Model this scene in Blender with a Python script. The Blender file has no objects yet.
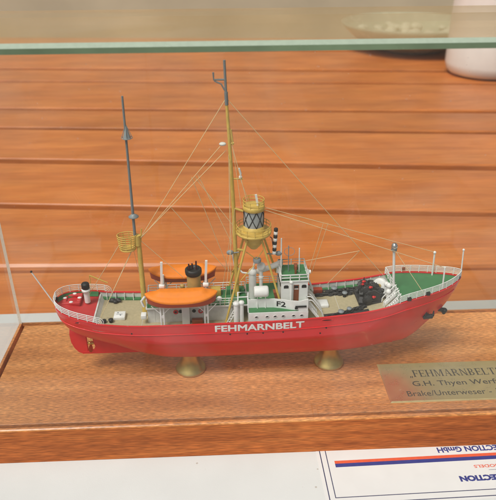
import bpy, bmesh, math, random
from mathutils import Vector, Matrix
R = math.radians
random.seed(7)
C = bpy.context.scene.collection
S = 0.01                                   # all measures below are centimetres

# ------------------------------------------------------------------ camera
cam_d = bpy.data.cameras.new('camera'); cam = bpy.data.objects.new('camera', cam_d); C.objects.link(cam)
bpy.context.scene.camera = cam
PITCH, ROLL, YAWC = 0.494, -0.006, 0.042
fw = Vector((math.sin(YAWC)*math.cos(PITCH), math.cos(YAWC)*math.cos(PITCH), -math.sin(PITCH)))
ri = Vector((math.cos(YAWC), -math.sin(YAWC), 0)); up = ri.cross(fw)
rr = ri*math.cos(ROLL) + up*math.sin(ROLL); uu = up*math.cos(ROLL) - ri*math.sin(ROLL)
mw = Matrix((rr, uu, -fw)).transposed().to_4x4(); mw.translation = Vector((26.249, -46.79, 45.0))*S
cam.matrix_world = mw
cam_d.sensor_fit = 'HORIZONTAL'; cam_d.sensor_width = 36; cam_d.lens = 618.386/496*36
cam_d.clip_start = 0.01; cam_d.clip_end = 200
cam_d.dof.use_dof = True; cam_d.dof.focus_distance = 0.66; cam_d.dof.aperture_fstop = 11

# ------------------------------------------------------------------ sky, sun, exposure
SUN_EL, SUN_AZ = R(60), R(222)             # azimuth clockwise from +Y: from behind the camera, to its left
w = bpy.data.worlds.new('World'); bpy.context.scene.world = w; w.use_nodes = True
nt = w.node_tree; bg = nt.nodes['Background']
sky = nt.nodes.new('ShaderNodeTexSky'); sky.sky_type = 'NISHITA'; sky.sun_disc = False
sky.sun_elevation = SUN_EL; sky.sun_rotation = SUN_AZ; sky.dust_density = 4; sky.air_density = 1.0
hs = nt.nodes.new('ShaderNodeHueSaturation'); hs.inputs['Saturation'].default_value = 0.18
tint = nt.nodes.new('ShaderNodeMixRGB'); tint.blend_type = 'MULTIPLY'; tint.inputs[0].default_value = 1
tint.inputs[2].default_value = (1.0, 0.98, 0.93, 1)
nt.links.new(sky.outputs[0], hs.inputs['Color']); nt.links.new(hs.outputs[0], tint.inputs[1])
nt.links.new(tint.outputs[0], bg.inputs['Color']); bg.inputs['Strength'].default_value = 0.075
sun_d = bpy.data.lights.new('sun', 'SUN'); sun = bpy.data.objects.new('sun', sun_d); C.objects.link(sun)
sun_d.energy = 2.5; sun_d.angle = R(20); sun_d.color = (1.0, 0.975, 0.925)
sd = Vector((math.sin(SUN_AZ)*math.cos(SUN_EL), math.cos(SUN_AZ)*math.cos(SUN_EL), math.sin(SUN_EL)))
sun.rotation_euler = sd.to_track_quat('Z', 'Y').to_euler(); sun.location = sd*3
sc = bpy.context.scene
sc.view_settings.view_transform = 'Standard'; sc.view_settings.look = 'None'
sc.view_settings.exposure = 0.18; sc.view_settings.gamma = 1
sc.cycles.max_bounces = 10; sc.cycles.transparent_max_bounces = 32; sc.cycles.use_denoising = True

# ------------------------------------------------------------------ materials
M = {}
def paint(name, col, rough=.45, metal=0, var=.06, scale=250, bump=.02, coat=0, spec=.5):
    m = bpy.data.materials.new(name); m.use_nodes = True; n = m.node_tree; p = n.nodes['Principled BSDF']
    tc = n.nodes.new('ShaderNodeTexCoord'); nz = n.nodes.new('ShaderNodeTexNoise')
    nz.inputs['Scale'].default_value = scale; nz.inputs['Detail'].default_value = 5
    n.links.new(tc.outputs['Object'], nz.inputs['Vector'])
    mp = n.nodes.new('ShaderNodeMapRange'); n.links.new(nz.outputs['Fac'], mp.inputs[0])
    mp.inputs[1].default_value = .3; mp.inputs[2].default_value = .7; mp.inputs[3].default_value = 1-var; mp.inputs[4].default_value = 1+var
    mx = n.nodes.new('ShaderNodeVectorMath'); mx.operation = 'SCALE'; mx.inputs[0].default_value = col[:3]
    n.links.new(mp.outputs[0], mx.inputs['Scale']); n.links.new(mx.outputs[0], p.inputs['Base Color'])
    rg = n.nodes.new('ShaderNodeMapRange'); n.links.new(nz.outputs['Fac'], rg.inputs[0])
    rg.inputs[3].default_value = max(.02, rough-.12); rg.inputs[4].default_value = min(1, rough+.12)
    n.links.new(rg.outputs[0], p.inputs['Roughness'])
    p.inputs['Metallic'].default_value = metal; p.inputs['Coat Weight'].default_value = coat; p.inputs['Specular IOR Level'].default_value = spec
    if bump:
        b = n.nodes.new('ShaderNodeBump'); b.inputs['Strength'].default_value = bump*5; b.inputs['Distance'].default_value = .0004
        n.links.new(nz.outputs['Fac'], b.inputs['Height']); n.links.new(b.outputs[0], p.inputs['Normal'])
    M[name] = m; return m

paint('red', (.74, .020, .023), .33, var=.08, scale=45, coat=.3)
paint('dark_red', (.33, .022, .024), .45)
paint('white', (.86, .86, .84), .45, var=.04)
paint('pale_grey', (.68, .68, .66), .5, var=.08)
paint('grey', (.26, .29, .31), .45)
paint('mast_grey', (.20, .22, .235), .45)
paint('deck_beige', (.47, .40, .25), .7, var=.08, scale=400)
paint('deck_green', (.055, .20, .075), .6, var=.09, scale=200)
paint('deck_red', (.58, .045, .045), .5)
paint('yellow', (.68, .47, .11), .45, var=.1)
paint('tan', (.50, .35, .12), .5)
paint('orange', (.95, .255, .010), .6, var=.05)
paint('boat_red', (.46, .060, .022), .5)
paint('black', (.018, .018, .018), .5, var=.2)
paint('rust_black', (.075, .018, .016), .5)
paint('iron', (.035, .034, .034), .55, var=.4, scale=500, bump=.1)
paint('brown', (.30, .085, .035), .5)
paint('thread', (.80, .62, .36), .8, bump=0)
paint('brass', (.60, .45, .17), .36, metal=1, var=.05, bump=0)
paint('gold_prop', (.70, .48, .14), .3, metal=1)
paint('plaque_brass', (.90, .70, .33), .30, metal=.85, var=.03, scale=90, bump=0)
paint('ink', (.045, .034, .02), .6)
paint('silver', (.7, .7, .7), .2, metal=1)
paint('lens_glass', (.40, .43, .44), .15)
paint('paper', (.63, .63, .615), .6, var=.02, scale=40)
paint('print_blue', (.035, .045, .20), .5)
paint('print_dark', (.03, .035, .09), .5)
paint('print_orange', (.62, .10, .045), .5)
paint('pot_white', (.82, .83, .80), .35, var=.04, scale=20)
paint('pebble', (.60, .60, .50), .6, var=.1)
paint('dish', (.42, .45, .36), .25, var=.08, scale=20)
def slabs():
    m = paint('ground_stone', (.3, .3, .3), .8, var=.15, scale=6); n = m.node_tree; p = n.nodes['Principled BSDF']
    tc = n.nodes.new('ShaderNodeTexCoord'); b = n.nodes.new('ShaderNodeTexBrick'); b.inputs['Scale'].default_value = 1.0
    b.inputs['Brick Width'].default_value = .62; b.inputs['Row Height'].default_value = .45; b.inputs['Mortar Size'].default_value = .012
    b.inputs['Color1'].default_value = (.05, .048, .044, 1); b.inputs['Color2'].default_value = (.27, .26, .235, 1); b.inputs['Mortar'].default_value = (.08, .075, .07, 1)  # light and dark slabs set so the glass reflects them unevenly
    n.links.new(tc.outputs['Object'], b.inputs['Vector']); n.links.new(b.outputs['Color'], p.inputs['Base Color'])
slabs()
paint('wall_beige', (.60, .49, .34), .8, var=.12, scale=2.2)
paint('floor_dark', (.26, .09, .035), .7, var=.2, scale=20)

def cloth_mat():
    m = paint('cloth', (.55, .56, .547), .75, var=.035, scale=14, bump=0); n = m.node_tree; p = n.nodes['Principled BSDF']
    tc = n.nodes.new('ShaderNodeTexCoord'); v = n.nodes.new('ShaderNodeTexVoronoi'); v.inputs['Scale'].default_value = 70
    n.links.new(tc.outputs['Object'], v.inputs['Vector'])
    nz = n.nodes.new('ShaderNodeTexNoise'); nz.inputs['Scale'].default_value = 60; n.links.new(tc.outputs['Object'], nz.inputs['Vector'])
    lt = n.nodes.new('ShaderNodeMath'); lt.operation = 'LESS_THAN'; n.links.new(v.outputs['Distance'], lt.inputs[0])
    sz = n.nodes.new('ShaderNodeMapRange'); n.links.new(nz.outputs['Fac'], sz.inputs[0]); sz.inputs[1].default_value = .48; sz.inputs[2].default_value = .75
    sz.inputs[3].default_value = 0; sz.inputs[4].default_value = .16; n.links.new(sz.outputs[0], lt.inputs[1])
    old = p.inputs['Base Color'].links[0].from_socket
    mx = n.nodes.new('ShaderNodeMixRGB'); n.links.new(lt.outputs[0], mx.inputs[0]); n.links.new(old, mx.inputs[1]); mx.inputs[2].default_value = (.40, .37, .33, 1)
    n.links.new(mx.outputs[0], p.inputs['Base Color'])
    nb = n.nodes.new('ShaderNodeTexNoise'); nb.inputs['Scale'].default_value = 900; n.links.new(tc.outputs['Object'], nb.inputs['Vector'])
    b = n.nodes.new('ShaderNodeBump'); b.inputs['Strength'].default_value = .2; b.inputs['Distance'].default_value = .0005
    n.links.new(nb.outputs['Fac'], b.inputs['Height']); n.links.new(b.outputs[0], p.inputs['Normal'])
cloth_mat()

def wood(name, dark, mid, light, stretch, fleck, rough=.4, coat=.2, bump=.12, fl_amt=.5, boards=False):
    """streaked grain along x; fleck = short pore dashes along the grain"""
    m = bpy.data.materials.new(name); m.use_nodes = True; n = m.node_tree; p = n.nodes['Principled BSDF']; L = n.links.new
    tc = n.nodes.new('ShaderNodeTexCoord')
    def noise(sc, scale, detail=6, dist=0):
        mp = n.nodes.new('ShaderNodeMapping'); mp.inputs['Scale'].default_value = sc; L(tc.outputs['Object'], mp.inputs[0])
        z = n.nodes.new('ShaderNodeTexNoise'); z.inputs['Scale'].default_value = scale; z.inputs['Detail'].default_value = detail
        z.inputs['Distortion'].default_value = dist; L(mp.outputs[0], z.inputs['Vector']); return z
    a = noise((1, stretch, stretch), 5, 8, .4)
    rp = n.nodes.new('ShaderNodeValToRGB'); L(a.outputs['Fac'], rp.inputs[0])
    e = rp.color_ramp.elements; e[0].position = .3; e[0].color = (*dark, 1); e[1].position = .72; e[1].color = (*light, 1)
    k = rp.color_ramp.elements.new(.5); k.color = (*mid, 1)
    big = noise((1, 2.5, 2.5), 4, 3)
    f = noise((1, fleck[1], fleck[1]), fleck[0], 2)
    fr = n.nodes.new('ShaderNodeMapRange'); L(f.outputs['Fac'], fr.inputs[0]); fr.inputs[1].default_value = .38; fr.inputs[2].default_value = .66
    fr.inputs[3].default_value = 1-fl_amt*.55; fr.inputs[4].default_value = 1+fl_amt*.5
    br = n.nodes.new('ShaderNodeMapRange'); L(big.outputs['Fac'], br.inputs[0]); br.inputs[1].default_value = .3; br.inputs[2].default_value = .7
    br.inputs[3].default_value = .86; br.inputs[4].default_value = 1.13
    mu = n.nodes.new('ShaderNodeMath'); mu.operation = 'MULTIPLY'; L(fr.outputs[0], mu.inputs[0]); L(br.outputs[0], mu.inputs[1])
    sc_ = n.nodes.new('ShaderNodeVectorMath'); sc_.operation = 'SCALE'; L(rp.outputs[0], sc_.inputs[0]); L(mu.outputs[0], sc_.inputs['Scale'])
    L(sc_.outputs[0], p.inputs['Base Color'])
    p.inputs['Specular IOR Level'].default_value = .3
    if boards:                                  # every board has its own tone and a few knots
        oi = n.nodes.new('ShaderNodeObjectInfo'); ov = n.nodes.new('ShaderNodeMapRange'); L(oi.outputs['Random'], ov.inputs[0]); ov.inputs[3].default_value = .93; ov.inputs[4].default_value = 1.07
        m2 = n.nodes.new('ShaderNodeMath'); m2.operation = 'MULTIPLY'; L(mu.outputs[0], m2.inputs[0]); L(ov.outputs[0], m2.inputs[1]); L(m2.outputs[0], sc_.inputs['Scale'])
        fine = noise((1, 40, 40), 6, 6, .2); fm = n.nodes.new('ShaderNodeMapRange'); L(fine.outputs['Fac'], fm.inputs[0]); fm.inputs[1].default_value = .35; fm.inputs[2].default_value = .65; fm.inputs[3].default_value = .94; fm.inputs[4].default_value = 1.05
        m3 = n.nodes.new('ShaderNodeMath'); m3.operation = 'MULTIPLY'; L(m2.outputs[0], m3.inputs[0]); L(fm.outputs[0], m3.inputs[1]); L(m3.outputs[0], sc_.inputs['Scale'])
    rg = n.nodes.new('ShaderNodeMapRange'); L(f.outputs['Fac'], rg.inputs[0]); rg.inputs[3].default_value = rough+.12; rg.inputs[4].default_value = rough-.08
    L(rg.outputs[0], p.inputs['Roughness']); p.inputs['Coat Weight'].default_value = coat; p.inputs['Coat Roughness'].default_value = .22
    b = n.nodes.new('ShaderNodeBump'); b.inputs['Strength'].default_value = bump; b.inputs['Distance'].default_value = .0006
    L(f.outputs['Fac'], b.inputs['Height']); L(b.outputs[0], p.inputs['Normal'])
    M[name] = m; return m
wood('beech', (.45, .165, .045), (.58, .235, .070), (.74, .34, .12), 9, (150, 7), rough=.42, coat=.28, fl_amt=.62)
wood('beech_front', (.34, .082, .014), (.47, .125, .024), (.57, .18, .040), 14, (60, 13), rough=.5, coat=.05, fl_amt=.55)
wood('plank_wood', (.44, .122, .022), (.50, .150, .028), (.55, .180, .036), 5, (16, 12), rough=.42, coat=.18, fl_amt=.14, bump=.05, boards=True)

def glass_mat(name='clear_glass', tc=(.993, .997, .994, 1), gcol=(1, 1, 1, 1), painted_veil=.06):
    m = bpy.data.materials.new(name); m.use_nodes = True; n = m.node_tree; L = n.links.new
    n.nodes.remove(n.nodes['Principled BSDF']); out = n.nodes['Material Output']
    t = n.nodes.new('ShaderNodeBsdfTransparent'); t.inputs[0].default_value = tc
    g = n.nodes.new('ShaderNodeBsdfGlossy'); g.inputs['Roughness'].default_value = .02; g.inputs[0].default_value = gcol
    ge = n.nodes.new('ShaderNodeNewGeometry')
    io = n.nodes.new('ShaderNodeMapRange'); L(ge.outputs['Backfacing'], io.inputs[0]); io.inputs[3].default_value = 1.38; io.inputs[4].default_value = 1/1.38
    fr = n.nodes.new('ShaderNodeFresnel'); L(io.outputs[0], fr.inputs['IOR'])
    mx = n.nodes.new('ShaderNodeMixShader'); L(fr.outputs[0], mx.inputs[0]); L(t.outputs[0], mx.inputs[1]); L(g.outputs[0], mx.inputs[2])
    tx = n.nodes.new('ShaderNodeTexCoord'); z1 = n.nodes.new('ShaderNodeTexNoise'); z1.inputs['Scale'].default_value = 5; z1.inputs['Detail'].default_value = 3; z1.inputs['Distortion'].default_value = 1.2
    L(tx.outputs['Object'], z1.inputs['Vector']); r1 = n.nodes.new('ShaderNodeMapRange'); L(z1.outputs['Fac'], r1.inputs[0]); r1.inputs[1].default_value = .48; r1.inputs[2].default_value = .78; r1.inputs[3].default_value = .001; r1.inputs[4].default_value = painted_veil  # pale diffuse patches: reflection haze painted onto the panes
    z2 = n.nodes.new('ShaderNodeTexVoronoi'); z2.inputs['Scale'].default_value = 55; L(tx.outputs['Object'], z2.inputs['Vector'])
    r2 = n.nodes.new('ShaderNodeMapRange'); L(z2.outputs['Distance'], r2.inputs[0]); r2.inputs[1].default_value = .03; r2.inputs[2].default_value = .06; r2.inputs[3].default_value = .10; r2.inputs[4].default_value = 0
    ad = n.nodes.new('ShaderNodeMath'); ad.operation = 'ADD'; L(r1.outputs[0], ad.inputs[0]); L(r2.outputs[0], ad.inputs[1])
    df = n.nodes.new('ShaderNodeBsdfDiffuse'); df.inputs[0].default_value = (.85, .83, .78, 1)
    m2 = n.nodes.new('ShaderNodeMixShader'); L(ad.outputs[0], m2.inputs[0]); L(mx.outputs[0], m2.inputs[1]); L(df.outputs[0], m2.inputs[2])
    L(m2.outputs[0], out.inputs['Surface']); M[name] = m
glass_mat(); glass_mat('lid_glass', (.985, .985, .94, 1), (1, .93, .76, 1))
paint('glass_edge_green', (.19, .26, .16), .25, bump=0, var=.22, scale=18)
paint('glass_edge_pale', (.36, .43, .34), .2, bump=0, var=.05)
paint('glass_edge_clear', (.66, .62, .53), .3, bump=0, var=.05)

# ------------------------------------------------------------------ mesh helpers (all in cm)
class MB:
    def __init__(s): s.v = []; s.f = []; s.mi = []; s.cur = 0; s.smooth = []
    def add(s, vs, fs, smooth=False):
        o = len(s.v); s.v += [tuple(x) for x in vs]
        for f in fs: s.f.append(tuple(i+o for i in f)); s.mi.append(s.cur); s.smooth.append(smooth)
        return s
    def box(s, a, b):
        (x0, y0, z0), (x1, y1, z1) = a, b
        return s.add([(x0,y0,z0),(x1,y0,z0),(x1,y1,z0),(x0,y1,z0),(x0,y0,z1),(x1,y0,z1),(x1,y1,z1),(x0,y1,z1)],
              [(3,2,1,0),(4,5,6,7),(0,1,5,4),(1,2,6,5),(2,3,7,6),(3,0,4,7)])
    def rbox(s, a, b, e=.08):
        """box with chamfered edges"""
        bm = bmesh.new(); c = [(a[i]+b[i])/2 for i in range(3)]; d = [b[i]-a[i] for i in range(3)]
        bmesh.ops.create_cube(bm, size=1); bmesh.ops.scale(bm, vec=d, verts=bm.verts); bmesh.ops.translate(bm, vec=c, verts=bm.verts)
        bmesh.ops.bevel(bm, geom=bm.edges[:], offset=e, segments=2, profile=.5, affect='EDGES')
        bm.verts.index_update(); s.add([v.co[:] for v in bm.verts], [[v.index for v in f.verts] for f in bm.faces], True); bm.free(); return s
    def obox(s, c, ax, half):
        """oriented box: centre, 3 axis vectors, half sizes"""
        c = Vector(c); A = [Vector(q).normalized()*h for q, h in zip(ax, half)]; vs = []
        for z in (-1, 1):
            for x, y in ((-1,-1),(1,-1),(1,1),(-1,1)): vs.append(c+A[0]*x+A[1]*y+A[2]*z)
        return s.add(vs, [(3,2,1,0),(4,5,6,7),(0,1,5,4),(1,2,6,5),(2,3,7,6),(3,0,4,7)])
    def tube(s, pts, r, n=8, cap=True, r2=None):
        pts = [Vector(p) for p in pts]; N = len(pts); rings = []; prev = None
        for i, p in enumerate(pts):
            d = (pts[min(i+1,N-1)]-pts[max(i-1,0)]).normalized()
            if prev is None:
                a = d.cross(Vector((0,0,1)));  a = a if a.length > .05 else d.cross(Vector((0,1,0)))
            else: a = prev - d*prev.dot(d)
            a.normalize(); prev = a; b = d.cross(a)
            rad = r if r2 is None else r+(r2-r)*i/(N-1)
            rings.append([p+(a*math.cos(t)+b*math.sin(t))*rad for t in [2*math.pi*k/n for k in range(n)]])
        vs = [q for g in rings for q in g]; fs = []
        for i in range(N-1):
            for k in range(n): fs.append((i*n+k, i*n+(k+1)%n, (i+1)*n+(k+1)%n, (i+1)*n+k))
        s.add(vs, fs, True)
        if cap: s.add(rings[0], [tuple(range(n))[::-1]]); s.add(rings[-1], [tuple(range(n))])
        return s
    def cyl(s, a, b, r, n=20, r2=None): return s.tube([a, b], r, n, True, r2)
    def lathe(s, prof, c=(0,0,0), n=32, axis=(0,0,1), cap=True):
        ax = Vector(axis).normalized(); e = ax.cross(Vector((0,1,0)) if abs(ax.y) < .9 else Vector((1,0,0))).normalized(); g = ax.cross(e); c = Vector(c)
        vs = []; fs = []
        for r, h in prof:
            for k in range(n):
                t = 2*math.pi*k/n; vs.append(c+ax*h+(e*math.cos(t)+g*math.sin(t))*r)
        for i in range(len(prof)-1):
            for k in range(n): fs.append((i*n+k, i*n+(k+1)%n, (i+1)*n+(k+1)%n, (i+1)*n+k))
        s.add(vs, fs, True)
        if cap:
            for i in (0, len(prof)-1):
                if prof[i][0] > 1e-4: s.add(vs[i*n:(i+1)*n], [tuple(range(n))])
        return s
    def ball(s, c, r, n=12, sq=(1,1,1)):
        prof = [(r*math.sin(math.pi*i/n), -r*math.cos(math.pi*i/n)) for i in range(n+1)]
        o = len(s.v); s.lathe(prof, (0,0,0), n*2, cap=False)
        for i in range(o, len(s.v)): s.v[i] = tuple(c[k]+s.v[i][k]*sq[k] for k in range(3))
        return s
    def prism(s, poly, axis, h0, h1):
        """polygon in the other two axes, extruded along axis"""
        n = len(poly)
        def P(q, h): return (q[0], h, q[1]) if axis == 1 else ((q[0], q[1], h) if axis == 2 else (h, q[0], q[1]))
        vs = [P(q, h0) for q in poly]+[P(q, h1) for q in poly]
        return s.add(vs, [tuple(range(n)), tuple(range(2*n-1, n-1, -1))]+[(i, n+i, n+(i+1)%n, (i+1)%n) for i in range(n)])
    def grid(s, rows, smooth=True):
        n = len(rows[0]); vs = [p for r in rows for p in r]
        return s.add(vs, [(i*n+k, i*n+k+1, (i+1)*n+k+1, (i+1)*n+k) for i in range(len(rows)-1) for k in range(n-1)], smooth)
    def build(s, name, mats, parent=None, weld=False, recalc=True):
        me = bpy.data.meshes.new(name); me.from_pydata([(x*S, y*S, z*S) for x, y, z in s.v], [], s.f)
        for m in (mats if isinstance(mats, (list, tuple)) else [mats]): me.materials.append(M[m])
        me.polygons.foreach_set('material_index', s.mi); me.polygons.foreach_set('use_smooth', s.smooth)
        if recalc or weld:
            bm = bmesh.new(); bm.from_mesh(me)
            if weld: bmesh.ops.remove_doubles(bm, verts=bm.verts, dist=1e-5)
            if recalc: bmesh.ops.recalc_face_normals(bm, faces=bm.faces)
            bm.to_mesh(me); bm.free()
        o = bpy.data.objects.new(name, me); C.objects.link(o)
        if parent: o.parent = parent
        return o

def tag(o, label=None, cat=None, group=None, kind=None):
    for k, v in (('label', label), ('category', cat), ('group', group), ('kind', kind)):
        if v: o[k] = v
    return o
def empty(name, loc=(0,0,0), rz=0):
    o = bpy.data.objects.new(name, None); C.objects.link(o); o.location = Vector(loc)*S; o.rotation_euler.z = rz; o.empty_display_size = .01; return o

def interp(xs, ys):
    """monotone cubic through the points"""
    n = len(xs); d = [(ys[i+1]-ys[i])/(xs[i+1]-xs[i]) for i in range(n-1)]; m = [d[0]]+[0 if d[i-1]*d[i] <= 0 else 2*d[i-1]*d[i]/(d[i-1]+d[i]) for i in range(1, n-1)]+[d[-1]]
    def f(x):
        if x <= xs[0]: return ys[0]
        if x >= xs[-1]: return ys[-1]
        i = max(j for j in range(n-1) if xs[j] <= x); h = xs[i+1]-xs[i]; t = (x-xs[i])/h
        return (2*t**3-3*t*t+1)*ys[i]+(t**3-2*t*t+t)*h*m[i]+(-2*t**3+3*t*t)*ys[i+1]+(t**3-t*t)*h*m[i+1]
    return f

def text_mesh(name, body, mat, place, width, height=None, bold=0.0, parent=None, depth=.02, shear=0, spacing=1.0):
    """lettering as a mesh; place((x,y in cm from the centre of the line), z) -> (x,y,z) cm"""
    cu = bpy.data.curves.new('lettering', 'FONT'); cu.body = body; cu.size = 1; cu.bevel_depth = bold; cu.bevel_resolution = 0; cu.extrude = 0.02; cu.resolution_u = 3
    cu.space_character = spacing; cu.shear = shear
    t = bpy.data.objects.new('lettering', cu); C.objects.link(t); dg = bpy.context.evaluated_depsgraph_get(); dg.update()
    me = bpy.data.meshes.new_from_object(t.evaluated_get(dg)); bpy.data.objects.remove(t); bpy.data.curves.remove(cu)
    xs = [v.co.x for v in me.vertices]; ys = [v.co.y for v in me.vertices]; x0, x1, y0, y1 = min(xs), max(xs), min(ys), max(ys)
    kx = width/(x1-x0); ky = kx if height is None else height/(y1-y0)
    for v in me.vertices:
        q = place((v.co.x-(x0+x1)/2)*kx, (v.co.y-(y0+y1)/2)*ky, depth if v.co.z > 0 else 0); v.co = Vector(q)*S
    me.name = name; me.materials.clear(); me.materials.append(M[mat])
    bm = bmesh.new(); bm.from_mesh(me); bmesh.ops.recalc_face_normals(bm, faces=bm.faces); bm.to_mesh(me); bm.free()
    o = bpy.data.objects.new(name, me); C.objects.link(o)
    if parent: o.parent = parent
    return o

# ================================================================== SETTING: cloth-covered table, planked surface behind
TZ = -4.46
W, D = 61.8, 19.1
c = MB(); c.rbox((-150, -13, TZ-1.5), (215, 27.75, TZ), .12)
tag(c.build('tabletop', 'cloth'), kind='structure')

gr = MB(); gr.box((-600, -700, -86), (700, 620, -82)); tag(gr.build('ground', 'ground_stone'), kind='structure')  # unseen ground, added so the front pane reflects a pale veil
PZ = -5.6
def plank_line(x, yc, ang): return yc - math.tan(R(ang))*(x-31)
gaps = [(29.0, 0, .4), (41.2, 2.4, 2.6), (63.9, 5.6, 2.6), (89.4, 5.8, 2.8), (115.2, 5.4, 2.5), (134.9, 5.0, 2.5), (170.3, 5.2, 2.9), (190.3, 5.4, 3.1), (229, 5.4, 4.2), (262, 5.2, 4.2)]
pk = empty('slatted_table', (0, 0, 0))
tag(pk, 'reddish brown slatted wooden table of wide planks behind the display case', 'table')
random.seed(3)
for i in range(len(gaps)-1):
    (ya, aa, ga), (yb, ab, gb) = gaps[i], gaps[i+1]
    x0, x1 = -200, 230; rows = []; nn = 2; e = 2.2 if i == 1 else (.7 if i else .3); ef = .7 if i else .3
    dz = random.uniform(-.15, .15)
    pf = lambda e: [(0, -5), (0, -e*.55), (e*.10, -e*.33), (e*.3, -e*.15), (e*.6, -e*.04), (e, 0)]
    def row(x):
        y0 = plank_line(x, ya+ga/2, aa); y1 = plank_line(x, yb-gb/2, ab)
        return [(x, y0+a, PZ+dz+b) for a, b in pf(e)]+[(x, y1-a, PZ+dz+b) for a, b in reversed(pf(ef))]
    m = MB(); m.grid([row(x1), row(x0)], smooth=False)
    o = m.build('plank', 'plank_wood', pk, recalc=False)
    # shift texture between planks by moving mesh against its object origin
    sh = Vector((random.uniform(-3, 3), random.uniform(-3, 3), random.uniform(-1, 1)))
    o.data.transform(Matrix.Translation(sh)); o.location = -sh
fl = MB(); fl.box((-199, 28, PZ-7), (229, 236, PZ-2.4)); fl.build('support_board', 'floor_dark', pk)

wl_ = MB(); wl_.box((-420, 318, -90), (480, 330, 150)); wo = wl_.build('wall', 'wall_beige')
tag(wo, 'plain beige wall behind the slatted table seen through the glass lid', 'wall')

# ================================================================== wooden base
base = MB()
prof = [(0, TZ+.01), (0, -.20), (.05, -.09), (.16, -.012), (.22, 0), (.40, 0), (.42, -.75), (.86, -.75), (.88, -.05), (.93, 0)]
rows = []
def ringrect(i): return [(i, i), (W-i, i), (W-i, D-i), (i, D-i), (i, i)]
for i, z in prof: rows.append([(x, y, z) for x, y in ringrect(i)])
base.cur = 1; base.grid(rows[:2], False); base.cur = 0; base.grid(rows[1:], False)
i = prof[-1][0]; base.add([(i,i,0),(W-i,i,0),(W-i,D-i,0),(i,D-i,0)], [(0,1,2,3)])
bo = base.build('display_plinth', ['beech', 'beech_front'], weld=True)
tag(bo, 'polished brown beech base with a groove round its top, under the glass', 'base')

# ================================================================== glass case
HG = 36.3; GT = .36; g0 = .06
gc = empty('glass_case', (W/2, D/2, 0))
tag(gc, 'clear glass display case with green edges over the model ship', 'display case')
def pane(a, b, broad, edge, name='glass_pane'):
    a = [a[0]-W/2, a[1]-D/2, a[2]]; b = [b[0]-W/2, b[1]-D/2, b[2]]
    m = MB(); m.box(a, b); order = [2, 3, 1, 0, 1, 0]; m.mi = [0 if order[k] in (broad, 2, 3) else 1 for k in range(6)]
    return m.build(name, ['clear_glass', edge], gc)
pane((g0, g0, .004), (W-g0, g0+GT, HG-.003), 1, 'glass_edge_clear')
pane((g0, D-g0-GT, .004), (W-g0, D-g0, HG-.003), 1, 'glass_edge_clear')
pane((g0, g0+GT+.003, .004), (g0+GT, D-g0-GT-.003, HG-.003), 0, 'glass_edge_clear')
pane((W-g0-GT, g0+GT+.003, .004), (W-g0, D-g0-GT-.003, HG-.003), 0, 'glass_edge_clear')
# lid: a thicker pane with a wide polished chamfer round its rim
m = MB(); li = [(0, HG), (0, HG+.42), (.42, HG+.72)]
rws = [[(x-W/2, y-D/2, z) for x, y in ringrect(q)] for q, z in li]
m.cur = 1; m.grid(rws[:2], False); m.cur = 2; m.grid(rws[1:], False); m.cur = 0
m.mi[2] = m.mi[6] = 0      # the far rim is clear, polished flush
m.add([(x-W/2, y-D/2, HG+.72) for x, y in ringrect(.42)[:4]], [(0,1,2,3)]); m.add([(x-W/2, y-D/2, HG) for x, y in ringrect(0)[:4]], [(3,2,1,0)])
m.build('glass_lid', ['lid_glass', 'glass_edge_green', 'glass_edge_pale'], gc, weld=True)

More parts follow.
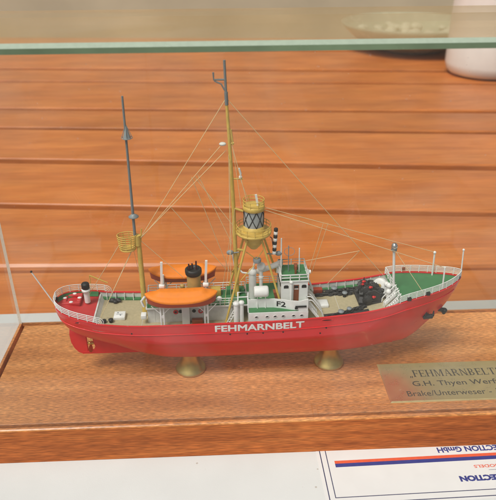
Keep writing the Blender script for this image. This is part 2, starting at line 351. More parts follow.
# ================================================================== brass plaque
pl = MB(); P0, P1 = (43.15, 1.95), (59.3, 8.35)
for (i, z) in ((0, .003),): pass
rws = [[(x, y, z) for x, y in ((P0[0]+q, P0[1]+q), (P1[0]-q, P0[1]+q), (P1[0]-q, P1[1]-q), (P0[0]+q, P1[1]-q), (P0[0]+q, P0[1]+q))] for q, z in ((0, .003), (0, .07), (.16, .16))]
pl.grid(rws, False); pl.add([p for p in rws[-1][:4]], [(0,1,2,3)])
po = pl.build('brass_plaque', 'plaque_brass', weld=True)
tag(po, 'engraved brass name plaque lying flat on the wooden base', 'plaque')
pang = R(2.2)
def on_plaque(cx, cy):
    return lambda x, y, z: (cx+x, cy+y, .162+z)
def serif_line(x0, y0, h, width):
    """engraved roman capitals: thick stems, thin bars, small serifs"""
    def st(x, w_=.15): return [('b', x-w_/2, 0, x+w_/2, 1), ('b', x-w_/2-.07, 0, x+w_/2+.07, .05), ('b', x-w_/2-.07, .95, x+w_/2+.07, 1)]
    def bar(x, a, b, y): return [('b', a, y, b, y+.06)]
    def arc(cx, cy, rx, ry, th): return [('a', cx, cy, rx, ry, th)]
    G = {'F': (.62, st(.14)+bar(0, .2, .6, .94)+bar(0, .2, .48, .47)+[('b', .55, .76, .6, 1), ('b', .45, .38, .49, .62)]),
         'E': (.68, st(.14)+bar(0, .2, .62, .94)+bar(0, .2, .5, .47)+bar(0, .2, .66, 0)+[('b', .57, .76, .62, 1), ('b', .46, .38, .5, .62), ('b', .61, 0, .66, .26)]),
         'H': (.86, st(.14)+st(.68)+bar(0, .2, .62, .47)),
         'M': (1.0, st(.12, .08)+st(.84)+[('q', .10, 1, .24, 1, .53, 0, .44, 0), ('q', .44, 0, .50, 0, .80, 1, .74, 1)]),
         'A': (.82, [('q', .08, 0, .14, 0, .42, 1, .36, 1), ('q', .36, 1, .46, 1, .78, 0, .62, 0), ('b', .2, .30, .6, .36), ('b', 0, 0, .24, .05), ('b', .52, 0, .84, .05)]),
         'R': (.80, st(.14)+arc(.36, .735, .26, .265, .13)+[('b', .2, .94, .38, 1), ('b', .2, .47, .38, .53), ('q', .36, .5, .50, .5, .78, 0, .62, 0)]),
         'N': (.86, st(.12, .08)+st(.70, .08)+[('q', .08, 1, .22, 1, .74, 0, .60, 0)]),
         'B': (.74, st(.14)+arc(.34, .75, .24, .25, .13)+arc(.36, .25, .27, .25, .14)+[('b', .2, .94, .36, 1), ('b', .2, .47, .38, .53), ('b', .2, 0, .38, .06)]),
         'L': (.64, st(.14)+bar(0, .2, .62, 0)+[('b', .57, 0, .62, .28)]),
         'T': (.74, st(.36)+bar(0, .02, .70, .94)+[('b', .02, .74, .07, 1), ('b', .65, .74, .70, 1)]),
         ',,': (.42, [('q', .08, .12, .2, .12, .14, -.16, .06, -.14), ('q', .26, .12, .38, .12, .32, -.16, .24, -.14)]),
         '"': (.42, [('q', .08, .76, .2, .76, .22, 1, .12, 1), ('q', .26, .76, .38, .76, .4, 1, .3, 1)])}
    seq = [',,']+list('FEHMARNBELT')+['"']; tot = sum(G[c_][0]+.08 for c_ in seq)-.08; k = width/tot; m = MB(); x = 0
    def quad(ps): m.add([(x0+(x+a)*k, y0+b*h, .165) for a, b in ps], [tuple(range(len(ps)))])
    for c_ in seq:
        for g in G[c_][1]:
            if g[0] == 'b': quad([(g[1], g[2]), (g[3], g[2]), (g[3], g[4]), (g[1], g[4])])
            elif g[0] == 'q': quad([(g[1], g[2]), (g[3], g[4]), (g[5], g[6]), (g[7], g[8])])
            else:
                _, cx, cy, rx, ry, th = g
                for j in range(8):
                    a0, a1 = -math.pi/2+math.pi*j/8, -math.pi/2+math.pi*(j+1)/8
                    quad([(cx+rx*math.cos(a0), cy+ry*math.sin(a0)), (cx+rx*math.cos(a1), cy+ry*math.sin(a1)), (cx+(rx-th)*math.cos(a1), cy+(ry-.06)*math.sin(a1)), (cx+(rx-th)*math.cos(a0), cy+(ry-.06)*math.sin(a0))])
        x += G[c_][0]+.08
    m.v = [(a, b, .1648+.0001*(i//4 % 9)) for i, (a, b, _) in enumerate(m.v)]
    return m.build('lettering', 'ink', po, recalc=False)
serif_line(46.25, 5.85, 1.12, 10.3)
text_mesh('lettering', 'G.H. Thyen Werft,', 'ink', on_plaque(51.15, 4.62), 9.8, 1.05, parent=po, depth=.006, bold=.005)
text_mesh('lettering', 'Brake/Unterweser - 1908', 'ink', on_plaque(51.1, 3.18), 11.7, .82, parent=po, depth=.006)

# ================================================================== printed card on the table, upside down to the viewer
ca = R(1.0)
card = empty('printed_card', (35.33, -7.05, TZ), ca)
tag(card, 'white printed card with blue double border lying upside down on the table', 'card')
def cd(a, b, z0, z1, name, mat): return MB().box((*a, z0), (*b, z1)).build(name, mat, card)
cd((0, 0), (29, 8.6), .004, .03, 'sheet', 'paper')
m = MB()
def frame(m, a, b, t, z):
    m.box((a[0], a[1], .03), (b[0], a[1]+t, z)); m.box((a[0], a[1]+t, .03), (a[0]+t, b[1], z))
frame(m, (.34, .28), (28.6, 8.5), .10, .034); frame(m, (.95, 1.02), (28.4, 8.5), .09, .034); m.build('border', 'print_dark', card)
cd((1.70, 4.78), (27.5, 5.25), .03, .0345, 'stripe', 'print_blue'); cd((1.70, 5.25), (27.5, 5.63), .03, .0345, 'stripe', 'print_orange')
def on_card(cx, cy): return lambda x, y, z: (cx-x, cy-y, .03+z)
def flip(txt, xl, w_, cy, h, mat, bold): return text_mesh('lettering', txt, mat, on_card(xl+w_/2, cy), w_, h, parent=card, depth=.005, bold=bold)
flip('COLLECTION GmbH', 12.75, 8.9, 6.33, .74, 'print_blue', .035)
flip('MODELS', 15.75, 2.75, 3.95, .38, 'print_orange', .02)
flip('COLLECTION', 13.75, 6.2, 2.5, .72, 'print_blue', .06)
cd((17.1, 3.42), (19.5, 3.46), .03, .034, 'rule', 'print_dark')

# ================================================================== things on the slatted table
pot = empty('plant_pot', (122.5, 178, PZ+.2)); tag(pot, 'smooth white round pot on the slatted table behind the case', 'pot')
m = MB(); m.lathe([(11.2, 0), (12.8, .4), (14, 1.6), (14.6, 4), (14.7, 12), (14.3, 34), (14.6, 35), (14.2, 36), (13.4, 35.5), (13.2, 30), (12.6, 4)], n=48); m.build('body', 'pot_white', pot)
di = empty('shallow_bowl', (108, 226, PZ+.2)); tag(di, 'shallow pale green bowl filled with white pebbles behind the white pot', 'bowl')
m = MB(); m.lathe([(13, 0), (16, 1), (24, 5), (29, 9.5), (30, 11), (29.3, 11.2), (28, 9.8), (22, 5.6), (14, 2.5), (.01, 2)], n=48); m.build('body', 'dish', di)
m = MB()
for k in range(46):
    a = random.uniform(0, 6.28); r = 22*math.sqrt(random.random()); m.ball((r*math.cos(a), r*math.sin(a), 6.8+random.uniform(-.6, .8)), random.uniform(1.6, 3), 6, (1, 1, .7))
tag(m.build('pebbles', 'pebble', di), kind='stuff')

# ================================================================== pedestals
SY = R(1.2); SM = (29.9, 8.97, 0)
def ship_to_world(u, v, z): 
    return (SM[0]+u*math.cos(SY)-v*math.sin(SY), SM[1]+u*math.sin(SY)+v*math.cos(SY), z)
def pedestal(u, label, top):
    m = MB(); h = top
    pr = [(1.62, .003), (1.70, .06), (1.72, .16), (1.66, .30), (1.52, .48), (1.32, .78), (1.13, 1.15), (.99, 1.6), (.93, 2.0), (.95, h-.12), (.90, h)]
    m.lathe(pr, n=48); o = m.build('brass_pedestal', 'brass'); o.location = Vector(ship_to_world(u, 0, 0))*S
    return tag(o, label, 'pedestal', 'brass pedestals carrying the ship model')
pedestal(-7.87, 'flared brass pedestal holding up the stern half of the ship', 2.64)
pedestal(7.88, 'flared brass pedestal holding up the bow half of the ship', 2.64)

# ================================================================== THE SHIP  (u along, v across, +v away from the viewer, z up)
ship = empty('lightship_model', SM, SY)
tag(ship, 'red model lightship with white decks and orange lifeboats on two brass pedestals', 'model ship')
ZS = interp([-21.6,-21,-19,-17.6,-16.6,-12,0,5,8,11,12.5,13.7,15.2,17,19.4,20.5,21.73], [9.72,9.58,9.15,8.88,8.66,8.34,8.30,8.45,8.66,8.95,9.22,9.5,9.88,10.1,10.36,10.55,10.78])
HB = interp([-21.62,-21.5,-21.2,-20.7,-20,-19,-17,-14,-10,8,11,13,15,17,18.5,19.6,20.6,21.3,21.73], [0,.75,1.4,1.98,2.42,2.80,3.18,3.36,3.42,3.42,3.36,3.25,3.02,2.58,2.12,1.66,1.1,.52,0.0])
ZK = interp([-21.62,-21.3,-20.6,-19.6,-18.2,-16,-13,-10,-6,14,16,17.2,18.3,20.16,21.2,21.73], [9.0,7.9,6.7,5.85,5.2,4.35,3.3,2.75,2.6,2.6,2.8,3.5,4.7,6.95,9.1,10.74])
NN = interp([-21.6,-19,-16,-12,-8,7,11,14,17,20,21.7], [1.7,1.8,1.75,1.75,2.0,2.0,1.85,1.6,1.35,1.1,1.0])
def half(u, z):
    zk, zs = ZK(u), ZS(u); t = min(1, max(0, (z-zk)/max(1e-3, zs-zk))); n = NN(u); a = (1-(1-t)**n)**(1/n)
    w_ = WK(u); return HB(u)*(a*(1-w_)+CH(t)*w_)
CHP = [(0, 0), (.015, .30), (.05, .48), (.12, .64), (.25, .775), (.40, .885), (.545, .966), (.56, .988), (1, 1)]
def CH(t):
    for (a, b), (c_, d) in zip(CHP[:-1], CHP[1:]):
        if t <= c_: return b+(d-b)*(t-a)/(c_-a)
    return 1
WK = interp([-15.5, -12.5, -9, 8, 11, 14], [0, .55, 1, 1, .6, 0])

U = []
for k in range(97):
    t = k/96; U.append(-21.62+(21.73+21.62)*(t-.62*math.sin(2*math.pi*t)/(2*math.pi)))
T = [0, .015, .03, .06, .1, .15, .21, .28, .36, .45, .545, .56, .64, .72, .81, .9, 1]
hull = MB()
for sgn in (-1, 1):
    hull.grid([[(u, sgn*half(u, ZK(u)+(ZS(u)-ZK(u))*t), ZK(u)+(ZS(u)-ZK(u))*t) for t in T] for u in U])
# deadwood and keel
sk = [(-18.05, 5.5), (-18.3, 4.7), (-18.1, 3.75), (-18.35, 3.2), (-19.5, 3.12), (-19.6, 2.84), (-12, 2.72), (-6, 2.5), (12, 2.5), (15, 2.6), (14.5, 3.2), (-6, 3.1), (-9, 3.2), (-12, 3.9), (-15, 4.9)]
hull.prism(sk, 1, -.17, .17)
ho = hull.build('hull', 'red', ship, weld=True)
# lower plating of the cap rail, strake
def along(u0, u1, f, n=70): return [f(u0+(u1-u0)*k/n) for k in range(n+1)]
m = MB()
for sg in (-1, 1):
    rw = []
    for k in range(141):
        t = k/140; u = -21.6+43.3*(t-.62*math.sin(2*math.pi*t)/(2*math.pi)); b = HB(u); z = ZS(u)
        rw.append([(u, sg*(b+.035), z-.07), (u, sg*(b+.035), z+.035), (u, sg*max(0, b-.17), z+.035), (u, sg*max(0, b-.17), z-.07)])
    m.grid(rw, False)
m.build('cap_rail', 'red', ho)
m = MB()
for sg in (-1, 1): m.tube(along(-20.9, 20.9, lambda u: (u, sg*(half(u, ZS(u)-1.12)+.02), ZS(u)-1.12), 160), .06, 6)
m.build('rubbing_strake', 'red', ho)
# lettering on both sides
def on_hull(sg, u0, dz=0):
    def f(x, y, z):
        u = u0+x*(1 if sg < 0 else -1); zz = ZS(u)-.58+y; return (u, sg*(half(u, zz)+.008+z), zz)
    return f
text_mesh('name_lettering', 'FEHMARNBELT', 'white', on_hull(-1, -.35), 9.25, .80, bold=.03, parent=ho, depth=.015)
text_mesh('name_lettering', 'FEHMARNBELT', 'white', on_hull(1, -.35), 9.25, .80, bold=.03, parent=ho, depth=.015)
for sg in (-1, 1):
    for u, dz in ((-3.43,-1.36),(-1.66,-1.38),(0,-1.36),(2.09,-1.38),(6.0,-1.9),(6.6,-1.3),(-13.5,-.9)):
        z = ZS(u)+dz; b = half(u, z); mm = MB().cyl((u, sg*(b-.05), z), (u, sg*(b+.02), z), .09, 12); mm.build('porthole', 'black', ho)
    for u, wd in ((6.65, .62), (-18.8, .4)):   # fairlead ovals
        z = ZS(u)-.32; mm = MB(); n = 20; b = half(u, z)
        ring = [(u+wd*math.cos(2*math.pi*k/n), sg*(b+.012), z+.11*math.sin(2*math.pi*k/n)) for k in range(n)]
        mm.tube(ring+[ring[0]], .035, 6, False); mm.cur = 1
        mm.add([(p[0], sg*(b+.005), p[2]) for p in ring], [tuple(range(n))]); mm.build('fairlead', ['red', 'black'], ho)
# rudder and propeller
m = MB(); m.prism([(-20.55, 6.3), (-20.68, 5.4), (-20.62, 4.4), (-20.35, 3.6), (-19.95, 3.05), (-19.55, 2.86), (-19.1, 2.9), (-19.08, 5.4), (-19.0, 6.0)], 1, -.13, .13)
m.cyl((-19.05, 0, 2.9), (-19.05, 0, 6.2), .15, 10); m.build('rudder', 'red', ship)
m = MB(); m.lathe([(.02, -.45), (.2, -.25), (.22, .2), (.12, .35)], (-18.55, 0, 4.15), 14, (1, 0, 0))
for k in range(4):
    a = math.pi/4+k*math.pi/2; d = Vector((0, math.cos(a), math.sin(a))); q = Vector((.55, -math.sin(a)*.8, math.cos(a)*.8)).normalized()
    c0 = Vector((-18.55, 0, 4.15)); ps = []
    for rr_, ww in ((.15, .12), (.45, .28), (.75, .34), (.98, .2), (1.05, .03)):
        ps.append([c0+d*rr_-q*ww, c0+d*rr_+q*ww])
    m.grid(ps, False)
m.build('propeller', 'gold_prop', ship)

# ---------------------------------------------------------------- decks
UA, UF = -17.45, 14.35                   # poop break, forecastle break
def deck_z(u): return ZS(u)-.88
def deck(u0, u1, zf, inset, name, mat, drop=.0):
    rw = []
    for k in range(61):
        u = u0+(u1-u0)*k/60; b = max(0, HB(u)-inset); rw.append([(u, y*b, zf(u)+.05*(1-y*y)) for y in (-1, -.5, 0, .5, 1)])
    return MB().grid(rw).build(name, mat, ship)
dm = deck(UA, UF, deck_z, .12, 'main_deck', 'deck_beige')
pd = deck(-21.55, UA, lambda u: ZS(u)-.42, .10, 'poop_deck', 'deck_red')
fd = deck(UF-.12, 21.66, lambda u: ZS(u)-.10, .06, 'forecastle_deck', 'deck_green')
# deck seams cross the beige planking
for u in (-12.6, 8.4): MB().box((u, -3.2, deck_z(u)+.03), (u+.03, 3.2, deck_z(u)+.062)).build('deck_seam', 'pale_grey', dm)
# waterways
m = MB()
for sg in (-1, 1):
    m.grid([[(u, sg*(HB(u)-.14), deck_z(u)+.26), (u, sg*(HB(u)-.40), deck_z(u)+.20), (u, sg*(HB(u)-.44), deck_z(u)+.03)] for u in [UA+.05+(UF-UA-.2)*k/50 for k in range(51)]], False)
m.build('waterway', 'deck_green', dm)
m = MB()
for sg in (1, -1): m.grid([[(u, sg*max(0, HB(u)-.18), ZS(u)-.0), (u, sg*max(0, HB(u)-.32), ZS(u)-.30), (u, sg*max(0, HB(u)-.62), ZS(u)-.36)] for u in [-21.45+(UA+21.3)*k/40 for k in range(41)]], False)
m.build('waterway', 'deck_green', pd)
# inner bulwark with stanchions
m = MB()
for sg in (-1, 1):
    m.grid([[(u, sg*(HB(u)-.10), ZS(u)-.01), (u, sg*(HB(u)-.13), deck_z(u)-.02)] for u in [UA+(UF-UA)*k/80 for k in range(81)]], False)
    u = UA+.7
    while u < UF-.4:
        b = HB(u); z = deck_z(u); m.prism([(sg*(b-.12), z), (sg*(b-.12), ZS(u)-.03), (sg*(b-.2), ZS(u)-.06), (sg*(b-.46), z+.05)], 0, u-.035, u+.035); u += .95
m.build('inner_bulwark', 'pale_grey', ho)
# break bulkheads
def bulkhead(u, zt, name, lean, sub):
    b = HB(u)-.14; m = MB(); zb = deck_z(u)-.05
    m.add([(u, -b, zb), (u, b, zb), (u+lean, b, zt), (u+lean, -b, zt)], [(0,1,2,3)])
    m.add([(u-.1, -b, zb), (u-.1, b, zb), (u+lean-.1, b, zt), (u+lean-.1, -b, zt)], [(3,2,1,0)])
    m.box((u+lean-.1, -b, zt-.07), (u+lean+.05, b, zt+.004))
    for k in range(-3, 4): m.box((u-.02, k*.85-.03, zb), (u+.10, k*.85+.03, zt-.2)) if sub else None
    return m.build(name, 'pale_grey', ship)
bulkhead(UA+.48, ZS(UA)-.36, 'bulkhead', -.44, False)
bulkhead(UF-.02, ZS(UF)-.13, 'bulkhead', 0, False)

# ---------------------------------------------------------------- railings
def railing(path, h, bars, spacing, name='railing', mat='white', r=.036, rp=.045, parent=None, closed=False, base_off=0):
    """path: (u,v,z) points of the rail foot"""
    pts = [Vector(p) for p in path]; m = MB()
    if closed: pts.append(pts[0])
    for k in range(bars):
        zo = h*(k+1)/bars; m.tube([p+Vector((0, 0, zo)) for p in pts], r*(1.2 if k == bars-1 else 1), 6)
    # posts at even arc length
    acc = 0; nxt = 0
    for a, b in zip(pts[:-1], pts[1:]):
        L = (b-a).length
        while nxt <= acc+L+1e-6:
            p = a+(b-a)*((nxt-acc)/L if L else 0); m.tube([p+Vector((0, 0, base_off)), p+Vector((0, 0, h+.02))], rp, 6); nxt += spacing
        acc += L
    m.tube([pts[-1], pts[-1]+Vector((0, 0, h+.02))], rp, 6)
    return m.build(name, mat, parent or ship)
# poop rail, round the stern
pa = []
for sg, us in ((-1, [UA+.55-(UA+.55+21.5)*k/24 for k in range(25)]), (1, [-21.55+(UA+.55+21.55)*k/24 for k in range(25)])):
    for u in us: pa.append((u, sg*max(0, HB(u)-.07), ZS(u)+.03))
railing(pa, .80, 4, .98)
for sg in (-1, 1):   # curved ends coming down to the main deck
    b = HB(UA+.5)-.08; z = ZS(UA+.5); m = MB()
    for k in range(4):
        h = .80*(k+1)/4; pts = [(UA+.5, sg*b, z+h)]
        for a in range(1, 7):
            t = a/6*math.pi/2; pts.append((UA+.5+(.25+.16*k)*math.sin(t), sg*b, z+h-(.25+.12*k)*(1-math.cos(t))))
        pts.append((pts[-1][0], sg*b, deck_z(UA)+.1)); m.tube(pts, .036, 6)
    m.build('railing', 'white', ship)
# forecastle rails
fp = [(u, -(max(0, HB(u)-.08)), ZS(u)+.03) for u in [UF-.1+(21.55-UF+.1)*k/30 for k in range(31)]]
railing(fp, .82, 5, .92); railing([(a, -b, c_) for a, b, c_ in fp], .82, 5, .92)
railing([(UF-.05, 3.0*(1-2*k/12), ZS(UF)-.05) for k in range(13)], .85, 3, 1.0)

# ---------------------------------------------------------------- poop fittings
zp = ZS(-19.5)-.40
m = MB()
for a, b in (((-21.05, .15), (-19.1, .62)), ((-21.05, 1.75), (-19.1, 2.2)), ((-21.05, .62), (-20.6, 1.75)), ((-19.55, .62), (-19.1, 1.75))): m.rbox((a[0], a[1], zp), (b[0], b[1], zp+.42), .08)
sk_ = m.build('skylight', 'deck_red', ship)
m = MB()
for u, v in ((-20.05, .35), (-20.85, 1.2), (-19.95, 2.0), (-19.3, 1.15)): m.ball((u, v, zp+.44), .17, 8, (1.3, 1, .5))
m.build('lamp', 'white', sk_)
m = MB(); m.cyl((-18.45, .95, zp), (-18.45, .95, zp+1.35), .30, 16); m.lathe([(.34, 0), (.46, .05), (.46, .3), (.3, .34)], (-18.45, .95, zp+1.33), 20)
vp = m.build('capstan', 'white', ship); MB().lathe([(.36, 0), (.42, .08), (.42, .55), (.34, .66), (.05, .70)], (-18.45, .95, zp+1.68), 20).build('drum', 'black', vp)
MB().cyl((-21.4, .25, ZS(-21.4)), (-21.4, .25, ZS(-21.4)+.3), .16, 10).build('bollard', 'black', ship)
m = MB(); m.tube([(-21.6, 0, 9.2), (-23.42, 0, 13.31)], .065, 8); fs_ = m.build('flagstaff', 'white', ship)
MB().ball((-23.42, 0, 13.35), .12, 8).build('staff_cap', 'black', fs_)
m = MB(); m.tube([(-18.42, 3.3, 10.74), (-16.57, 3.3, 9.72)], .085, 8, r2=.07); m.tube([(-18.42, 3.3, 10.74), (-18.45, 3.3, 9.0)], .05, 6); m.build('boom', 'yellow', ship)

# ---------------------------------------------------------------- aft well deck
z = deck_z(-15)
m = MB(); m.rbox((-15.6, -1.05, z), (-14.4, .15, z+.42), .07); hh = m.build('hatch', 'white', ship)
m = MB(); m.box((-15.35, -.48, z+.42), (-14.7, -.44, z+.45)); m.ball((-15.2, -.2, z+.43), .08, 6); m.ball((-14.9, -.65, z+.43), .08, 6); m.build('hinge', 'grey', hh)
for u, v in ((-16.5, -1.55), (-15.8, -1.42)):
    MB().lathe([(.2, 0), (.2, .3), (.26, .34), (.26, .46), (.1, .5)], (u, v, z+.02), 14).build('bollard', 'black', ship)
m = MB()
for u, v, r_ in ((-16.1, 2.5, .3), (-15.5, 2.55, .26), (-15.8, 2.2, .22)): m.ball((u, v, z+.3), r_, 8, (1.2, 1, .9))
m.tube([(-16.5, 2.35, z+.3), (-15.2, 2.35, z+.3)], .1, 8); m.build('mooring_winch', 'iron', ship)

# ---------------------------------------------------------------- boat deck house
BZ = 9.32
m = MB(); z = deck_z(-8)-.04
m.box((-11.95, -1.45, z), (-2.0, 1.45, BZ-.1))
u = -11.2
while u < -2.4: m.box((u-.03, -1.475, z), (u+.03, -1.45, BZ-.12)); u += 1.1
dh = m.build('deckhouse', 'pale_grey', ship)
m = MB(); m.box((-12.0, -1.55, BZ-.1), (-1.55, 1.55, BZ)); m.build('boat_deck', 'deck_green', ship)
m = MB(); m.box((-12.06, -1.60, BZ-.12), (-1.5, -1.55, BZ+.05)); m.box((-12.06, 1.55, BZ-.12), (-1.5, 1.60, BZ+.05)); m.box((-12.06, -1.55, BZ-.12), (-12.0, 1.55, BZ+.05)); m.build('deck_edge', 'white', ship)
for u in (-8.95, -8.5, -7.1): MB().cyl((u, -1.5, 8.75), (u, -1.44, 8.75), .2, 14).build('porthole', 'black', dh)
for u in (-9.0, -6.4):
    ring = [(u+.2*math.cos(k*math.pi/8), -1.52, 8.72+.2*math.sin(k*math.pi/8)) for k in range(17)]; MB().tube(ring, .07, 8, False).build('lifebuoy', 'red', ship)
MB().rbox((-8.35, -2.0, z), (-7.55, -1.47, 9.75), .04).build('locker', 'white', ship)
MB().rbox((-7.35, -2.1, z), (-6.2, -1.55, z+.55), .05).build('chest', 'brown', ship)
railing([(-11.95, -1.5, BZ), (-11.95, 1.5, BZ), (-1.6, 1.5, BZ)], .95, 3, 1.0, parent=ship)
railing([(-5.3, -1.5, BZ), (-2.5, -1.5, BZ)], .85, 3, .95)
# funnel
m = MB(); m.lathe([(.78, 0), (.76, .2), (.72, 1.5), (.72, 3.2)], (-7.0, 0, BZ), 32); fu = m.build('funnel', 'tan', ship)
MB().lathe([(.74, 0), (.84, .1), (.88, .35), (.86, .62), (.78, .70), (.62, .70), (.60, .5), (.02, .5)], (-7.0, 0, BZ+3.02), 32, cap=False).build('funnel_cap', 'black', fu)
for du, dv, hh_ in ((-.42, -.1, .95), (-.1, .25, .8), (.3, .1, 1.15)): MB().cyl((-7+du, dv, BZ+3.4), (-7+du*1.05, dv, BZ+3.1+hh_+.25), .085, 10).build('exhaust_pipe', 'rust_black', fu)
m = MB(); m.cyl((-8.25, .1, BZ), (-8.25, .1, BZ+1.5), .16, 10); m.ball((-8.25, .1, BZ+1.55), .26, 8); m.cyl((-8.6, .1, BZ+1.3), (-7.8, .1, BZ+1.3), .12, 8); m.build('ventilator', 'tan', ship)
MB().rbox((-5.3, .3, BZ), (-4.2, 1.2, BZ+.75), .06).build('locker', 'yellow', ship)
MB().rbox((-3.7, .5, BZ), (-3.1, 1.2, BZ+.7), .06).build('locker', 'deck_green', ship)
MB().rbox((-2.75, .6, BZ), (-1.7, 1.4, BZ+.55), .05).build('locker', 'deck_green', ship)
m = MB(); m.ball((-4.4, -.6, BZ+.25), .3, 8); m.build('ventilator', 'white', ship)

# ---------------------------------------------------------------- lifeboats
def lifeboat(v0):
    cu, zg, L, B = -8.25, 11.28, 3.62, 1.28
    def gb(s): return B*max(0, 1-abs(s)**3.0)**.72
    def gz(s): return zg+.42*abs(s)**2.4
    SS = [-1+2*k/40 for k in range(41)]; m = MB()
    for sg in (-1, 1):
        rw = []
        for s in SS:
            zk = zg-1.15+.42*abs(s)**6
            rw.append([(cu+s*L*(1-.05*(1-j/7)), v0+sg*gb(s)*(1-(1-j/7)**2.1)**.55, zk+(gz(s)-zk)*j/7) for j in range(8)])
        m.grid(rw)
    o = m.build('lifeboat', 'boat_red', ship, weld=True)
    m = MB(); rw = []
    for s in SS:
        b = gb(s)+.05; top = .40*max(0, 1-abs(s)**4)+.06; row = []
        for j in range(13):
            y = -1+j/6; pl_ = 1 if abs(s) < .60 else max(0, 1-(abs(s)-.60)/.14)
            rise = top*(1-abs(y)**2.2)+ (.26*pl_ if abs(y) < .45 else 0)
            row.append((cu+s*(L+.03), v0+y*b, gz(s)+rise))
        rw.append(row)
    m.grid(rw)
    for sg in (-1, 1): m.grid([[(cu+s*(L+.03), v0+sg*(gb(s)+.05), gz(s)), (cu+s*(L+.02), v0+sg*(gb(s)+.05), gz(s)-.15)] for s in SS], False)
    m.build('boat_cover', 'orange', o, weld=True)
    return o
lifeboat(-2.5); lifeboat(2.5)
for sg in (-1, 1):
    for u in (-10.3, -5.8):
        m = MB()
        if sg < 0:
            m.obox((u+.1, -1.15, 13.0), ((.06, 0, 1), (0, 1, 0), (1, 0, 0)), (1.55, .10, .12)); m.rbox((u-.25, -1.4, 11.55), (u+.35, -.95, 11.95), .1)
        m.tube([(u, sg*1.2, BZ), (u+.02, sg*1.2, 11.7)], .12, 8)
        for du in (-.16, .16): m.tube([(u+du, sg*2.55, deck_z(u)), (u+du, sg*2.55, 10.1), (u+du, sg*2.4, 10.3)], .085, 8)
        m.tube([(u, sg*1.2, 9.9), (u, sg*2.55, 10.15)], .09, 8)
        m.tube([(u-.1, sg*2.55, 9.2), (u-1.05, sg*2.55, 10.25)], .05, 6); m.tube([(u+.1, sg*2.55, 9.2), (u+1.05, sg*2.55, 10.25)], .05, 6)
        m.box((u-.22, sg*2.55-.06, 8.75), (u+.22, sg*2.55+.06, 9.05)); m.build('davit', 'white', ship)
m = MB(); m.tube([(-12.1, -2.5, 10.2), (-12.3, -2.5, 10.9), (-11.9, -2.5, 11.4)], .12, 8); m.rbox((-12.6, -1.9, 8.2), (-12.05, -1.2, 8.7), .05); m.build('bracket', 'white', ship)

# ---------------------------------------------------------------- midship vents and frame
for u, v, r_ in ((-2.72, -2.35, .26), (-2.15, -2.2, .22)):
    m = MB(); m.cyl((u, v, deck_z(u)), (u, v, 9.95), r_, 16); m.lathe([(r_*1.25, 0), (r_*1.35, .1), (r_*1.1, .25), (.02, .33)], (u, v, 9.93), 16); m.build('ventilator', 'white', ship)
m = MB(); m.tube([(-2.5, -1.9, BZ), (-2.5, -1.9, 11.1), (-1.45, -1.9, 11.1), (-1.45, -1.9, 8.6)], .075, 8); m.tube([(-2.5, -1.9, 10.5), (-1.45, -1.9, 10.5)], .06, 8); m.build('frame_rail', 'white', ship)
m = MB()
m.tube([(-3.75, -2.3, 7.6), (-2.9, -2.3, 9.3)], .05, 6); m.tube([(-3.45, -2.3, 7.6), (-2.6, -2.3, 9.3)], .05, 6)
for k in range(5): m.tube([(-3.65+.17*k, -2.3, 7.8+.33*k), (-3.35+.17*k, -2.3, 7.8+.33*k)], .04, 6)
m.build('ladder', 'white', ship)

# ---------------------------------------------------------------- superstructure
m = MB(); z0 = deck_z(1)-.05
m.box((-1.45, -2.9, z0), (4.72, 2.9, 9.12))
pan = m.build('bridge_house', 'white', ship)
m = MB(); m.box((-1.42, -2.82, 9.12), (4.68, 2.82, 9.20)); m.build('bridge_deck', 'deck_green', ship)
for u in (-.66, .45, 1.28, 2.12, 3.2, 4.04):
    for sg in (-1, 1):
        ring = [(u+.17*math.cos(k*math.pi/8), sg*2.925, 8.62+.13*math.sin(k*math.pi/8)) for k in range(17)]
        mm = MB(); mm.tube(ring, .03, 6, False); mm.cur = 1; mm.add([(q[0], sg*2.915, q[2]) for q in ring[:-1]], [tuple(range(16))]); mm.build('porthole', ['pale_grey', 'black'], pan)
# screen with the number, near and far side
def scr(sg):
    plan = [(-1.42, -2.02), (0, -2.03), (1.2, -2.10), (2.2, -2.38), (3.0, -2.68), (3.8, -2.84), (4.68, -2.88)] if sg < 0 else [(2.1, -2.84), (3.8, -2.84), (4.68, -2.88)]
    fz = interp([-1.42, 4.68], [0, 1]); m = MB(); th = .09
    top = lambda u: 10.2+.12*fz(u)+(.22 if u > 4.5 else 0)
    m.grid([[(u, sg*-v, 9.15) for u, v in plan], [(u, sg*-v, top(u)) for u, v in plan], [(u, sg*-(v+th), top(u)) for u, v in plan], [(u, sg*-(v+th), 9.15) for u, v in plan]], False)
    m.add([(4.68, sg*2.88, 9.15), (4.68, sg*2.88, 10.54), (4.68, sg*1.5, 10.2), (4.68, sg*1.5, 9.15)], [(0,1,2,3)]) ; m.add([(4.60, sg*2.88, 9.15), (4.60, sg*2.88, 10.54), (4.60, sg*1.5, 10.2), (4.60, sg*1.5, 9.15)], [(3,2,1,0)])
    return m.build('bulwark_screen', 'white', pan), (lambda u: next(a[1]+(b[1]-a[1])*(u-a[0])/(b[0]-a[0]) for a, b in zip(plan[:-1], plan[1:]) if u <= b[0]))
for sg in (-1, 1):
    o, fv = scr(sg)
    def onscr(x, y, z, sg=sg, fv=fv):
        u = (1.95 if sg < 0 else 3.3)+x*(1 if sg < 0 else -1); return (u, sg*(-fv(u)+.006+z), 9.72+y)
    text_mesh('number_lettering', 'F2', 'black', onscr, .92, .62, bold=.02, parent=o, depth=.012)
railing([(-1.35, 2.8, 9.2), (2.1, 2.8, 9.2)], .85, 3, .86)
m = MB(); m.box((3.35, -2.97, 9.62), (4.5, -2.89, 9.80)); m.box((3.3, -2.97, 9.42), (3.6, -2.87, 9.62)); m.build('stowed_oar', 'black', ship)
